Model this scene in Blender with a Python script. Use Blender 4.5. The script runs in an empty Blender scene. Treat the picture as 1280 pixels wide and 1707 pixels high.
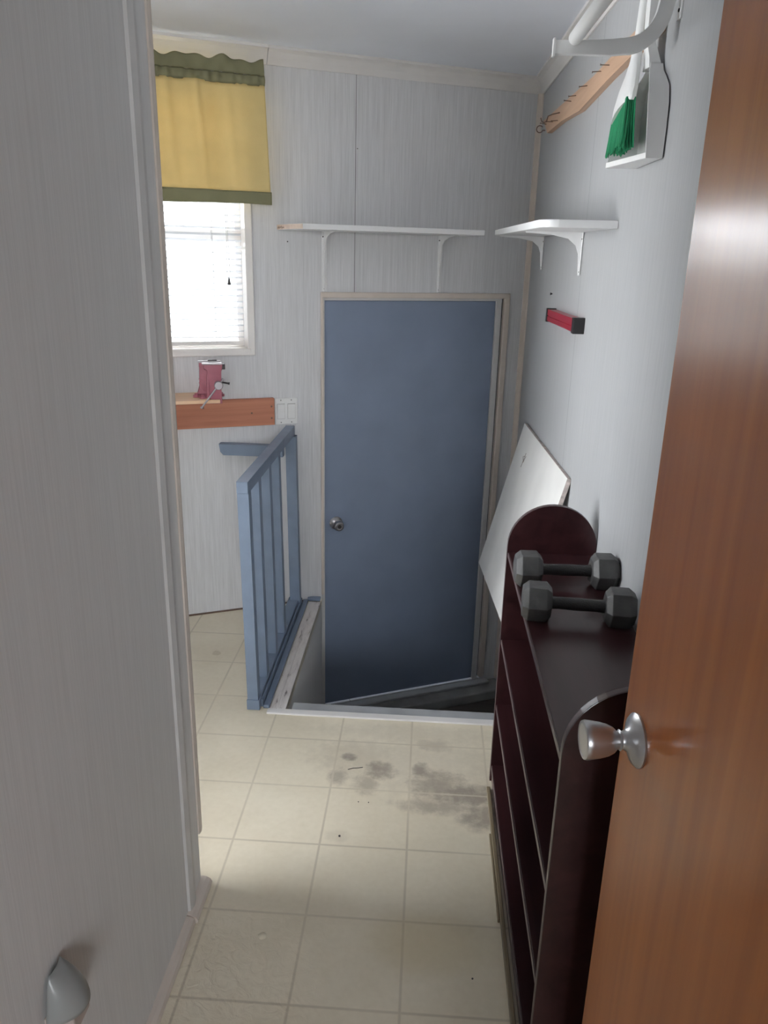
import bpy, bmesh, math, random
from mathutils import Vector, Matrix
random.seed(7)
C = bpy.context.scene.collection
scn = bpy.context.scene
PI = math.pi

# ------------------------------------------------------------------ camera, world, light, exposure
CAM_H = 1.538
yaw, pitch, roll = 0.05225, -0.31761, -0.023816
Rz = Matrix.Rotation(yaw, 3, 'Z'); Rx = Matrix.Rotation(pitch, 3, 'X'); Ry = Matrix.Rotation(roll, 3, 'Y')
Rm = Rz @ Rx @ Ry                                   # columns: right, forward, up
right, fwd, up = Rm.col[0], Rm.col[1], Rm.col[2]
M = Matrix((right, up, -fwd)).transposed().to_4x4()
M.translation = Vector((0, 0, CAM_H))
cam_d = bpy.data.cameras.new('camera'); cam = bpy.data.objects.new('camera', cam_d); C.objects.link(cam)
cam.matrix_world = M
cam_d.sensor_fit = 'HORIZONTAL'; cam_d.sensor_width = 36; cam_d.lens = 36 * 1281.3 / 1280
cam_d.clip_start = 0.02
scn.camera = cam

scn.view_settings.view_transform = 'Standard'
scn.view_settings.look = 'None'
scn.view_settings.gamma = 1
scn.view_settings.use_curve_mapping = False
scn.view_settings.exposure = 0.55
scn.cycles.max_bounces = 10
scn.cycles.diffuse_bounces = 8
scn.cycles.transparent_max_bounces = 16
scn.cycles.sample_clamp_indirect = 6

w = bpy.data.worlds.new('world'); scn.world = w; w.use_nodes = True
_n = w.node_tree.nodes; _l = w.node_tree.links          # bright overcast sky over a paler, dimmer ground
_tc = _n.new('ShaderNodeTexCoord'); _sx = _n.new('ShaderNodeSeparateXYZ'); _l.new(_tc.outputs['Generated'], _sx.inputs[0])
_cr = _n.new('ShaderNodeValToRGB'); _l.new(_sx.outputs[2], _cr.inputs[0])
_cr.color_ramp.elements[0].position = 0.0; _cr.color_ramp.elements[0].color = (0.42, 0.45, 0.46, 1)
_cr.color_ramp.elements[1].position = 0.12; _cr.color_ramp.elements[1].color = (0.86, 0.93, 1.0, 1)
_l.new(_cr.outputs[0], _n['Background'].inputs[0])
_n['Background'].inputs[1].default_value = 5.0

# the back wall runs at an angle: local frame with x along the wall, -y into the room, origin in the right corner
BA = math.radians(23.75)
PC = Vector((0.446, 3.72, 0))
MB_BACK = Matrix.Translation(PC) @ Matrix.Rotation(BA, 4, 'Z')
# the right wall: local frame with y running away from the camera, -x into the room, same origin
RA = math.atan(0.0257)
MB_RIGHT = Matrix.Translation(PC) @ Matrix.Rotation(RA, 4, 'Z')

def area(name, loc, rot, sx, sy, power, col):
    l = bpy.data.lights.new(name, 'AREA'); l.shape = 'RECTANGLE'; l.size = sx; l.size_y = sy
    l.energy = power; l.color = col
    o = bpy.data.objects.new(name, l); C.objects.link(o); o.location = loc; o.rotation_euler = rot
    return o
# daylight outside the window in the angled wall
p = MB_BACK @ Vector((-1.70, 0.95, 2.25))
area('daylight_window', p, (math.radians(-62), 0, BA), 1.7, 1.5, 190, (0.93, 0.96, 1.0))
# fill light added outside the made-up side window of the left room
area('added_side_fill', (-2.20, 1.05, 1.35), (math.radians(90), 0, math.radians(-90)), 1.9, 2.0, 143, (0.97, 0.975, 1.0))
# fill light added outside the made-up window behind the camera
area('added_rear_fill', (0.75, -3.00, 2.05), (math.radians(75), 0, 0), 1.5, 1.5, 90.0, (0.97, 0.97, 1.0))

# ------------------------------------------------------------------ mesh helpers
class MB:
    def __init__(s): s.bm = bmesh.new()
    def _xf(s, vs, m):
        if m is not None: bmesh.ops.transform(s.bm, matrix=m, verts=vs)
    def box(s, x0, x1, y0, y1, z0, z1, bev=0.0, m=None, seg=2):
        r = bmesh.ops.create_cube(s.bm, size=1)
        vs = r['verts']
        bmesh.ops.scale(s.bm, vec=(x1-x0, y1-y0, z1-z0), verts=vs)
        bmesh.ops.translate(s.bm, vec=((x0+x1)/2, (y0+y1)/2, (z0+z1)/2), verts=vs)
        if bev > 0:
            es = list({e for v in vs for e in v.link_edges})
            g = bmesh.ops.bevel(s.bm, geom=es, offset=bev, segments=seg, affect='EDGES', profile=0.5)
            vs = list({v for f in g['faces'] for v in f.verts} | {v for v in vs if v.is_valid})
        s._xf(vs, m); return s
    def prism(s, pts, axis, a, b, m=None, bev=0.0):
        """polygon pts (2D) extruded along an axis from a to b; axis x -> pts are (y,z); y -> (x,z); z -> (x,y)"""
        def mk(p, t):
            return {'x': (t, p[0], p[1]), 'y': (p[0], t, p[1]), 'z': (p[0], p[1], t)}[axis]
        lo = [s.bm.verts.new(mk(p, a)) for p in pts]; hi = [s.bm.verts.new(mk(p, b)) for p in pts]
        fs = [s.bm.faces.new(lo), s.bm.faces.new(hi)]
        n = len(pts)
        for i in range(n):
            fs.append(s.bm.faces.new((lo[i], lo[(i+1) % n], hi[(i+1) % n], hi[i])))
        vs = lo + hi
        if bev > 0:
            es = list(fs[0].edges) + list(fs[1].edges)
            g = bmesh.ops.bevel(s.bm, geom=es, offset=bev, segments=2, affect='EDGES', profile=0.5)
            vs = list({v for f in g['faces'] for v in f.verts} | {v for v in vs if v.is_valid})
        s._xf(vs, m); return s
    def lathe(s, prof, p0, d, n=32, m=None):
        """profile of (radius, distance along d)"""
        d = Vector(d).normalized(); p0 = Vector(p0)
        u = d.orthogonal().normalized(); v = d.cross(u)
        rings = []
        for (r, h) in prof:
            if r < 1e-6: rings.append([s.bm.verts.new(p0 + d*h)])
            else: rings.append([s.bm.verts.new(p0 + d*h + (u*math.cos(2*PI*i/n) + v*math.sin(2*PI*i/n))*r) for i in range(n)])
        for a, b in zip(rings, rings[1:]):
            for i in range(n):
                j = (i+1) % n
                if len(a) == 1 and len(b) == 1: continue
                if len(a) == 1: s.bm.faces.new((a[0], b[i], b[j]))
                elif len(b) == 1: s.bm.faces.new((a[i], a[j], b[0]))
                else: s.bm.faces.new((a[i], a[j], b[j], b[i]))
        for rg in (rings[0], rings[-1]):
            if len(rg) > 2: s.bm.faces.new(rg)
        s._xf([x for rg in rings for x in rg], m); return s
    def cyl(s, p0, p1, r, n=20, r1=None, m=None):
        p0 = Vector(p0); p1 = Vector(p1); L = (p1-p0).length
        return s.lathe([(r, 0), (r if r1 is None else r1, L)], p0, p1-p0, n, m)
    def tube(s, pts, r, n=8, m=None):
        pts = [Vector(p) for p in pts]; rings = []
        u = None
        for i, p in enumerate(pts):
            d = (pts[min(i+1, len(pts)-1)] - pts[max(i-1, 0)]).normalized()
            if u is None: u = d.orthogonal().normalized()
            u = (u - d*u.dot(d)).normalized(); v = d.cross(u)
            rr = r[i] if isinstance(r, (list, tuple)) else r
            rings.append([s.bm.verts.new(p + (u*math.cos(2*PI*k/n) + v*math.sin(2*PI*k/n))*rr) for k in range(n)])
        for a, b in zip(rings, rings[1:]):
            for i in range(n):
                s.bm.faces.new((a[i], a[(i+1) % n], b[(i+1) % n], b[i]))
        s.bm.faces.new(rings[0]); s.bm.faces.new(rings[-1])
        s._xf([x for rg in rings for x in rg], m); return s
    def loft(s, rings, m=None, cap=True):
        R = [[s.bm.verts.new(p) for p in rg] for rg in rings]; n = len(R[0])
        for a, b in zip(R, R[1:]):
            for i in range(n):
                s.bm.faces.new((a[i], a[(i+1) % n], b[(i+1) % n], b[i]))
        if cap: s.bm.faces.new(R[0]); s.bm.faces.new(R[-1])
        s._xf([x for rg in R for x in rg], m); return s
    def grid(s, fn, nu, nv, m=None):
        V = [[s.bm.verts.new(fn(i/nu, j/nv)) for j in range(nv+1)] for i in range(nu+1)]
        for i in range(nu):
            for j in range(nv):
                s.bm.faces.new((V[i][j], V[i+1][j], V[i+1][j+1], V[i][j+1]))
        s._xf([x for c in V for x in c], m); return s
    def build(s, name, mat, parent=None, mw=None, smooth=False, mod=None):
        bmesh.ops.recalc_face_normals(s.bm, faces=s.bm.faces)
        me = bpy.data.meshes.new(name); s.bm.to_mesh(me); s.bm.free()
        o = bpy.data.objects.new(name, me); C.objects.link(o)
        if mat is not None: me.materials.append(mat)
        if smooth:
            for p_ in me.polygons: p_.use_smooth = True
            try: me.set_sharp_from_angle(angle=math.radians(35))
            except Exception: pass
        if parent is not None: o.parent = parent
        if mw is not None: o.matrix_basis = mw
        return o

def tag(o, label=None, cat=None, group=None, kind=None):
    if label: o['label'] = label
    if cat: o['category'] = cat
    if group: o['group'] = group
    if kind: o['kind'] = kind
    return o
def thing(name, label, cat, mw, group=None):
    o = bpy.data.objects.new(name, None); C.objects.link(o); o.empty_display_size = 0.05
    o.matrix_basis = mw
    return tag(o, label, cat, group)
def struct_empty(name, mw):
    o = bpy.data.objects.new(name, None); C.objects.link(o); o.matrix_basis = mw
    return tag(o, kind='structure')
def T(x, y, z): return Matrix.Translation((x, y, z))
def TB(s, d, z): return MB_BACK @ T(s, -d, z)          # on the back wall, d metres into the room
def TR(yw, d, z):                                       # on the right wall at room depth yw
    return MB_RIGHT @ T(-d, (yw-3.72)/math.cos(RA), z)

# ------------------------------------------------------------------ materials
def mat(name, col, rough=0.6, metal=0.0, spec=0.5, bump=0.0, bscale=60, var=0.0, vscale=8, stretch=(1, 1, 1), coat=0.0, transl=0.0):
    m = bpy.data.materials.new(name); m.use_nodes = True; nt = m.node_tree; N = nt.nodes; L = nt.links
    b = N['Principled BSDF']
    b.inputs['Base Color'].default_value = (*col, 1); b.inputs['Roughness'].default_value = rough
    b.inputs['Metallic'].default_value = metal; b.inputs['Specular IOR Level'].default_value = spec
    if coat: b.inputs['Coat Weight'].default_value = coat; b.inputs['Coat Roughness'].default_value = 0.25
    tc = N.new('ShaderNodeTexCoord'); mp = N.new('ShaderNodeMapping'); mp.inputs['Scale'].default_value = stretch
    L.new(tc.outputs['Object'], mp.inputs['Vector'])
    if var > 0:
        n = N.new('ShaderNodeTexNoise'); n.inputs['Scale'].default_value = vscale; n.inputs['Detail'].default_value = 5
        L.new(mp.outputs[0], n.inputs['Vector'])
        r = N.new('ShaderNodeMapRange'); r.inputs[1].default_value = 0.3; r.inputs[2].default_value = 0.7
        r.inputs[3].default_value = 1-var; r.inputs[4].default_value = 1+var
        L.new(n.outputs['Fac'], r.inputs[0])
        mx = N.new('ShaderNodeMix'); mx.data_type = 'RGBA'; mx.blend_type = 'MULTIPLY'; mx.inputs[0].default_value = 1
        mx.inputs[6].default_value = (*col, 1); L.new(r.outputs[0], mx.inputs[7])
        L.new(mx.outputs[2], b.inputs['Base Color'])
    if bump > 0:
        n2 = N.new('ShaderNodeTexNoise'); n2.inputs['Scale'].default_value = bscale; n2.inputs['Detail'].default_value = 4
        L.new(mp.outputs[0], n2.inputs['Vector'])
        bp = N.new('ShaderNodeBump'); bp.inputs['Strength'].default_value = bump; bp.inputs['Distance'].default_value = 0.002
        L.new(n2.outputs['Fac'], bp.inputs['Height']); L.new(bp.outputs[0], b.inputs['Normal'])
    if transl > 0:
        tr = N.new('ShaderNodeBsdfTranslucent'); ms = N.new('ShaderNodeMixShader'); ms.inputs[0].default_value = transl
        src = b.inputs['Base Color'].links
        if src: L.new(src[0].from_socket, tr.inputs[0])
        else: tr.inputs[0].default_value = (*col, 1)
        L.new(b.outputs[0], ms.inputs[1]); L.new(tr.outputs[0], ms.inputs[2]); L.new(ms.outputs[0], N['Material Output'].inputs[0])
    return m

def wallpaper(name, base, dark, seams=(), axis=0, hor=230):
    """vinyl faced panel with fine vertical combed streaks; seams: positions along the wall of thin dark joints"""
    m = bpy.data.materials.new(name); m.use_nodes = True; nt = m.node_tree; N = nt.nodes; L = nt.links
    b = N['Principled BSDF']; b.inputs['Roughness'].default_value = 0.62; b.inputs['Specular IOR Level'].default_value = 0.3
    tc = N.new('ShaderNodeTexCoord'); mp = N.new('ShaderNodeMapping'); mp.inputs['Scale'].default_value = (hor, hor, 5.0)
    L.new(tc.outputs['Object'], mp.inputs['Vector'])
    n = N.new('ShaderNodeTexNoise'); n.inputs['Scale'].default_value = 1.0; n.inputs['Detail'].default_value = 3; n.inputs['Roughness'].default_value = 0.7
    L.new(mp.outputs[0], n.inputs['Vector'])
    mp2 = N.new('ShaderNodeMapping'); mp2.inputs['Scale'].default_value = (70, 70, 2.5); L.new(tc.outputs['Object'], mp2.inputs['Vector'])
    nb = N.new('ShaderNodeTexNoise'); nb.inputs['Scale'].default_value = 1.0; nb.inputs['Detail'].default_value = 3
    L.new(mp2.outputs[0], nb.inputs['Vector'])
    ad = N.new('ShaderNodeMath'); ad.operation = 'MULTIPLY_ADD'; ad.inputs[1].default_value = 0.3
    L.new(nb.outputs['Fac'], ad.inputs[0]); 
    m5 = N.new('ShaderNodeMath'); m5.operation = 'MULTIPLY'; m5.inputs[1].default_value = 0.7; L.new(n.outputs['Fac'], m5.inputs[0])
    L.new(m5.outputs[0], ad.inputs[2])
    cr = N.new('ShaderNodeValToRGB'); cr.color_ramp.elements[0].position = 0.36; cr.color_ramp.elements[0].color = (*dark, 1)
    cr.color_ramp.elements[1].position = 0.60; cr.color_ramp.elements[1].color = (*base, 1)
    L.new(ad.outputs[0], cr.inputs[0]); cur = cr.outputs[0]
    if seams:
        sx = N.new('ShaderNodeSeparateXYZ'); L.new(tc.outputs['Object'], sx.inputs[0])
        for s_ in seams:
            q = N.new('ShaderNodeMath'); q.operation = 'SUBTRACT'; q.inputs[1].default_value = s_; L.new(sx.outputs[axis], q.inputs[0])
            a_ = N.new('ShaderNodeMath'); a_.operation = 'ABSOLUTE'; L.new(q.outputs[0], a_.inputs[0])
            lt = N.new('ShaderNodeMath'); lt.operation = 'LESS_THAN'; lt.inputs[1].default_value = 0.0011; L.new(a_.outputs[0], lt.inputs[0])
            mx = N.new('ShaderNodeMix'); mx.data_type = 'RGBA'; L.new(lt.outputs[0], mx.inputs[0]); L.new(cur, mx.inputs[6])
            mx.inputs[7].default_value = (0.12, 0.12, 0.125, 1); cur = mx.outputs[2]
    L.new(cur, b.inputs['Base Color'])
    bp = N.new('ShaderNodeBump'); bp.inputs['Strength'].default_value = 0.25; bp.inputs['Distance'].default_value = 0.001
    L.new(n.outputs['Fac'], bp.inputs['Height']); L.new(bp.outputs[0], b.inputs['Normal'])
    return m

def wood(name, c1, c2, axis='z', scale=1.0, rough=0.4, coat=0.0, spec=0.5, bump=0.15, dist=0.6):
    m = bpy.data.materials.new(name); m.use_nodes = True; nt = m.node_tree; N = nt.nodes; L = nt.links
    b = N['Principled BSDF']; b.inputs['Roughness'].default_value = rough; b.inputs['Specular IOR Level'].default_value = spec
    if coat: b.inputs['Coat Weight'].default_value = coat; b.inputs['Coat Roughness'].default_value = 0.20
    tc = N.new('ShaderNodeTexCoord'); mp = N.new('ShaderNodeMapping')
    k = {'x': (1.2, 30, 30), 'y': (30, 1.2, 30), 'z': (30, 30, 1.2)}[axis]
    mp.inputs['Scale'].default_value = tuple(v*scale for v in k)
    L.new(tc.outputs['Object'], mp.inputs['Vector'])
    n = N.new('ShaderNodeTexNoise'); n.inputs['Scale'].default_value = 1.0; n.inputs['Detail'].default_value = 6; n.inputs['Roughness'].default_value = 0.6; n.inputs['Distortion'].default_value = dist
    L.new(mp.outputs[0], n.inputs['Vector'])
    cr = N.new('ShaderNodeValToRGB'); cr.color_ramp.elements[0].position = 0.32; cr.color_ramp.elements[0].color = (*c1, 1)
    cr.color_ramp.elements[1].position = 0.68; cr.color_ramp.elements[1].color = (*c2, 1)
    L.new(n.outputs['Fac'], cr.inputs[0]); L.new(cr.outputs[0], b.inputs['Base Color'])
    bp = N.new('ShaderNodeBump'); bp.inputs['Strength'].default_value = bump; bp.inputs['Distance'].default_value = 0.001
    L.new(n.outputs['Fac'], bp.inputs['Height']); L.new(bp.outputs[0], b.inputs['Normal'])
    if coat: L.new(bp.outputs[0], b.inputs['Coat Normal'])
    return m

TILE = 0.241; OX = -0.0047; OY = 2.1997
def floor_mat():
    m = bpy.data.materials.new('vinyl_floor'); m.use_nodes = True; nt = m.node_tree; N = nt.nodes; L = nt.links
    b = N['Principled BSDF']; b.inputs['Specular IOR Level'].default_value = 0.5
    g = N.new('ShaderNodeNewGeometry'); sx = N.new('ShaderNodeSeparateXYZ'); L.new(g.outputs['Position'], sx.inputs[0])
    wob = N.new('ShaderNodeTexNoise'); wob.inputs['Scale'].default_value = 5; L.new(g.outputs['Position'], wob.inputs['Vector'])
    def M_(op, a, b_=None, c=None):
        q = N.new('ShaderNodeMath'); q.operation = op
        for i, v in enumerate((a, b_, c)):
            if v is None: continue
            if isinstance(v, (int, float)): q.inputs[i].default_value = v
            else: L.new(v, q.inputs[i])
        return q.outputs[0]
    ds = []
    for k, off in ((0, OX), (1, OY)):
        u = M_('DIVIDE', M_('SUBTRACT', sx.outputs[k], off), TILE)
        u = M_('ADD', u, M_('MULTIPLY', wob.outputs['Fac'], 0.004))
        f = M_('ABSOLUTE', M_('SUBTRACT', M_('FRACT', M_('ADD', u, 0.5)), 0.5))
        ds.append(f)
    d = M_('MULTIPLY', M_('MINIMUM', ds[0], ds[1]), TILE)           # metres to the nearest line
    mr = N.new('ShaderNodeMapRange'); mr.inputs[1].default_value = 0.0014; mr.inputs[2].default_value = 0.0045; mr.inputs[3].default_value = 1; mr.inputs[4].default_value = 0
    L.new(d, mr.inputs[0])
    line = mr.outputs[0]
    n1 = N.new('ShaderNodeTexNoise'); n1.inputs['Scale'].default_value = 3.0; n1.inputs['Detail'].default_value = 6; L.new(g.outputs['Position'], n1.inputs['Vector'])
    n2 = N.new('ShaderNodeTexNoise'); n2.inputs['Scale'].default_value = 55; n2.inputs['Detail'].default_value = 5; L.new(g.outputs['Position'], n2.inputs['Vector'])
    cr = N.new('ShaderNodeValToRGB'); cr.color_ramp.elements[0].position = 0.3; cr.color_ramp.elements[0].color = (0.60, 0.53, 0.40, 1)
    cr.color_ramp.elements[1].position = 0.7; cr.color_ramp.elements[1].color = (0.73, 0.665, 0.53, 1)
    L.new(M_('ADD', M_('MULTIPLY', n1.outputs['Fac'], 0.75), M_('MULTIPLY', n2.outputs['Fac'], 0.25)), cr.inputs[0])
    # line visibility varies from place to place
    n3 = N.new('ShaderNodeTexNoise'); n3.inputs['Scale'].default_value = 2.2; L.new(g.outputs['Position'], n3.inputs['Vector'])
    lv = N.new('ShaderNodeMapRange'); lv.inputs[1].default_value = 0.35; lv.inputs[2].default_value = 0.65; lv.inputs[3].default_value = 0.35; lv.inputs[4].default_value = 0.85
    L.new(n3.outputs['Fac'], lv.inputs[0])
    mx = N.new('ShaderNodeMix'); mx.data_type = 'RGBA'; L.new(M_('MULTIPLY', line, lv.outputs[0]), mx.inputs[0]); L.new(cr.outputs[0], mx.inputs[6])
    mx.inputs[7].default_value = (0.43, 0.37, 0.28, 1)
    cur = mx.outputs[2]
    # grey scuff stains, each an ellipse broken up by noise
    n4 = N.new('ShaderNodeTexNoise'); n4.inputs['Scale'].default_value = 28; n4.inputs['Detail'].default_value = 7; n4.inputs['Roughness'].default_value = 0.65
    L.new(g.outputs['Position'], n4.inputs['Vector'])
    stains = [(-0.205, 2.115, .03, .022, .8), (-0.10, 2.055, .055, .05, .75), (-0.23, 2.015, .03, .045, .55), (-0.14, 1.985, .04, .05, .5),
              (0.03, 2.07, .035, .04, .75), (0.085, 2.0, .10, .075, .65), (0.17, 1.955, .12, .06, .75), (0.09, 1.90, .13, .035, .55), (0.21, 1.87, .07, .06, .7), (0.07, 2.2, .07, .045, .4),
              (-0.20, 1.755, .035, .025, .16), (-0.17, 2.12, .16, .10, .25), (0.05, 2.10, .25, .16, .22), (0.00, 2.26, .33, .05, .18)]
    acc = None
    for (cx, cy, rx, ry, st) in stains:
        a = M_('DIVIDE', M_('SUBTRACT', sx.outputs[0], cx), rx); c_ = M_('DIVIDE', M_('SUBTRACT', sx.outputs[1], cy), ry)
        r2 = M_('ADD', M_('MULTIPLY', a, a), M_('MULTIPLY', c_, c_))
        r2 = M_('ADD', r2, M_('MULTIPLY', M_('SUBTRACT', n4.outputs['Fac'], 0.5), 3.2))
        mm = N.new('ShaderNodeMapRange'); mm.interpolation_type = 'SMOOTHSTEP'; mm.inputs[1].default_value = -0.2; mm.inputs[2].default_value = 1.8; mm.inputs[3].default_value = st; mm.inputs[4].default_value = 0
        L.new(r2, mm.inputs[0])
        acc = mm.outputs[0] if acc is None else M_('MAXIMUM', acc, mm.outputs[0])
    # worn grout lines crossing the stain stay pale
    acc = M_('MULTIPLY', acc, M_('SUBTRACT', 1.0, M_('MULTIPLY', line, 0.75)))
    mx2 = N.new('ShaderNodeMix'); mx2.data_type = 'RGBA'; L.new(acc, mx2.inputs[0]); L.new(cur, mx2.inputs[6]); mx2.inputs[7].default_value = (0.19, 0.155, 0.13, 1)
    # yellowing patch near the front
    yl = M_('ADD', M_('POWER', M_('DIVIDE', M_('SUBTRACT', sx.outputs[0], 0.06), .16), 2.0), M_('POWER', M_('DIVIDE', M_('SUBTRACT', sx.outputs[1], 1.42), .10), 2.0))
    ym = N.new('ShaderNodeMapRange'); ym.interpolation_type = 'SMOOTHSTEP'; ym.inputs[1].default_value = 0; ym.inputs[2].default_value = 1.3; ym.inputs[3].default_value = 0.35; ym.inputs[4].default_value = 0
    L.new(yl, ym.inputs[0])
    mx3 = N.new('ShaderNodeMix'); mx3.data_type = 'RGBA'; L.new(ym.outputs[0], mx3.inputs[0]); L.new(mx2.outputs[2], mx3.inputs[6]); mx3.inputs[7].default_value = (0.55, 0.45, 0.25, 1)
    L.new(mx3.outputs[2], b.inputs['Base Color'])
    rr = N.new('ShaderNodeMapRange'); rr.inputs[1].default_value = 0.3; rr.inputs[2].default_value = 0.7; rr.inputs[3].default_value = 0.27; rr.inputs[4].default_value = 0.42
    L.new(n1.outputs['Fac'], rr.inputs[0]); L.new(M_('ADD', rr.outputs[0], M_('MULTIPLY', acc, 0.3)), b.inputs['Roughness'])
    # relief: lines pressed in, gentle pebble, curled wrinkles near the left wall
    wr = N.new('ShaderNodeTexNoise'); wr.inputs['Scale'].default_value = 34; wr.inputs['Detail'].default_value = 3; wr.inputs['Distortion'].default_value = 1.2; L.new(g.outputs['Position'], wr.inputs['Vector'])
    wx = N.new('ShaderNodeMapRange'); wx.inputs[1].default_value = -0.12; wx.inputs[2].default_value = -0.42; wx.inputs[3].default_value = 0.0; wx.inputs[4].default_value = 1.0; L.new(sx.outputs[0], wx.inputs[0])
    wy = N.new('ShaderNodeMapRange'); wy.inputs[1].default_value = 1.52; wy.inputs[2].default_value = 1.40; wy.inputs[3].default_value = 0.0; wy.inputs[4].default_value = 1.0; L.new(sx.outputs[1], wy.inputs[0])
    wh = M_('MULTIPLY', M_('MULTIPLY', wx.outputs[0], wy.outputs[0]), M_('MULTIPLY', wr.outputs['Fac'], 2.2))
    h = M_('ADD', M_('ADD', M_('MULTIPLY', line, -0.10), M_('MULTIPLY', n2.outputs['Fac'], 0.10)), wh)
    h = M_('ADD', h, M_('MULTIPLY', n1.outputs['Fac'], 1.5))
    bp = N.new('ShaderNodeBump'); bp.inputs['Strength'].default_value = 0.55; bp.inputs['Distance'].default_value = 0.003
    L.new(h, bp.inputs['Height']); L.new(bp.outputs[0], b.inputs['Normal'])
    return m

def glass_mat():
    m = bpy.data.materials.new('window_glass'); m.use_nodes = True; nt = m.node_tree; N = nt.nodes; L = nt.links
    N.remove(N['Principled BSDF'])
    tr = N.new('ShaderNodeBsdfTransparent'); tr.inputs[0].default_value = (0.97, 0.975, 0.975, 1)
    gl = N.new('ShaderNodeBsdfGlossy'); gl.inputs['Roughness'].default_value = 0.02
    fr = N.new('ShaderNodeFresnel'); fr.inputs[0].default_value = 1.5
    ms = N.new('ShaderNodeMixShader'); L.new(fr.outputs[0], ms.inputs[0]); L.new(tr.outputs[0], ms.inputs[1]); L.new(gl.outputs[0], ms.inputs[2])
    L.new(ms.outputs[0], N['Material Output'].inputs[0]); return m

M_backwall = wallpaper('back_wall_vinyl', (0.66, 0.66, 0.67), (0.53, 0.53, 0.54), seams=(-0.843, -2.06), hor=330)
M_rightwall = wallpaper('right_wall_vinyl', (0.40, 0.405, 0.41), (0.37, 0.375, 0.38), seams=(-1.125,), axis=1, hor=160)  # same panelling as the back wall, colour darkened to offset strong side light
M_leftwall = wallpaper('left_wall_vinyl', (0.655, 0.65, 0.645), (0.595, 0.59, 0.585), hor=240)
M_trimbeige = mat('trim_beige', (0.60, 0.53, 0.47), 0.5, var=0.06, vscale=10)
M_trimgrey = mat('trim_grey', (0.55, 0.54, 0.53), 0.5, var=0.06, vscale=10)
M_crown = mat('crown_white', (0.66, 0.64, 0.62), 0.5, var=0.05, vscale=6)
M_ceil = mat('ceiling_paint', (0.74, 0.77, 0.83), 0.7, bump=0.1, bscale=30, var=0.03, vscale=3)
M_floor = floor_mat()
M_blue = mat('blue_door_paint', (0.200, 0.245, 0.335), 0.55, bump=0.12, bscale=400, var=0.06, vscale=5)
M_railblue = mat('blue_rail_paint', (0.155, 0.20, 0.275), 0.45, bump=0.1, bscale=60, var=0.10, vscale=12)
M_white = mat('white_paint', (0.72, 0.72, 0.71), 0.45, var=0.04, vscale=12)
M_shelfwhite = mat('shelf_white', (0.76, 0.76, 0.76), 0.35, var=0.03, vscale=14)
M_plastic = mat('white_plastic', (0.78, 0.78, 0.77), 0.35)
M_wornwhite = None
M_fascia = wood('fascia_wood', (0.36, 0.13, 0.075), (0.52, 0.22, 0.13), 'x', 0.8, 0.5)
M_benchtop = wood('bench_top_wood', (0.62, 0.40, 0.24), (0.74, 0.50, 0.33), 'x', 0.8, 0.5)
M_blister = mat('vinyl_blister', (0.66, 0.60, 0.46), 0.3)
M_bare = mat('bare_end_wood', (0.62, 0.50, 0.42), 0.6, var=0.12, vscale=40)
M_rack = wood('rack_pine', (0.44, 0.27, 0.17), (0.60, 0.40, 0.27), 'y', 0.8, 0.5)
M_odoor = wood('orange_door_veneer', (0.37, 0.100, 0.010), (0.48, 0.142, 0.016), 'z', 0.75, 0.5, coat=0.65, spec=0.25, bump=0.5, dist=0.25)
M_odooredge = wood('door_edge_wood', (0.42, 0.22, 0.10), (0.52, 0.30, 0.15), 'z', 1.0, 0.5)
M_case = wood('dark_red_stain', (0.022, 0.007, 0.008), (0.050, 0.017, 0.019), 'y', 0.55, 0.30, spec=0.5, bump=0.08)
M_caseedge = mat('stain_edge_highlight', (0.10, 0.07, 0.07), 0.35, var=0.3, vscale=20)  # paler stain: the highlight along the front edges is put into the colour
M_olive = wood('olive_moulding', (0.17, 0.13, 0.08), (0.24, 0.19, 0.12), 'y', 0.6, 0.4)
M_steel = mat('satin_steel', (0.36, 0.35, 0.36), 0.30, metal=1.0)
M_knobsteel = mat('brushed_knob_steel', (0.56, 0.56, 0.57), 0.33, metal=0.9)
M_dark = mat('dark_metal', (0.05, 0.045, 0.045), 0.5, metal=0.4)
M_rust = mat('rusty_wire', (0.16, 0.10, 0.075), 0.5, metal=0.5)
M_iron = mat('cast_iron_grey', (0.098, 0.097, 0.096), 0.5, metal=0.25, bump=0.5, bscale=70, var=0.3, vscale=25)
M_ironbar = mat('dumbbell_bar', (0.055, 0.055, 0.055), 0.5, metal=0.35, bump=0.6, bscale=300)
M_vise = mat('faded_red_vise', (0.36, 0.115, 0.15), 0.5, bump=0.3, bscale=60, var=0.15, vscale=20)
M_visesteel = mat('vise_steel', (0.40, 0.37, 0.39), 0.45, metal=0.6)
M_yellow = mat('yellow_cloth', (0.72, 0.57, 0.26), 0.9, bump=0.3, bscale=500, var=0.04, vscale=14, transl=0.18)
M_oliveclo = mat('olive_cloth', (0.25, 0.24, 0.14), 0.9, bump=0.3, bscale=500, var=0.05, vscale=14, transl=0.22)
M_slat = mat('blind_slat', (0.66, 0.67, 0.69), 0.45)
M_glass = glass_mat()
M_winframe = mat('window_frame_white', (0.74, 0.71, 0.68), 0.45)
M_red = mat('red_aluminium', (0.42, 0.025, 0.05), 0.3, metal=0.3)
M_black = mat('black_plastic', (0.018, 0.016, 0.017), 0.35)
M_green = mat('green_bristles', (0.0, 0.22, 0.085), 0.6, bump=0.8, bscale=900, var=0.25, vscale=200, stretch=(1, 1, 0.03))
M_stairfloor = wood('dark_stair_floor', (0.055, 0.045, 0.04), (0.12, 0.105, 0.095), 'x', 0.4, 0.6)
M_thresh = mat('grey_threshold', (0.24, 0.24, 0.235), 0.5, var=0.25, vscale=9)
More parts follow.
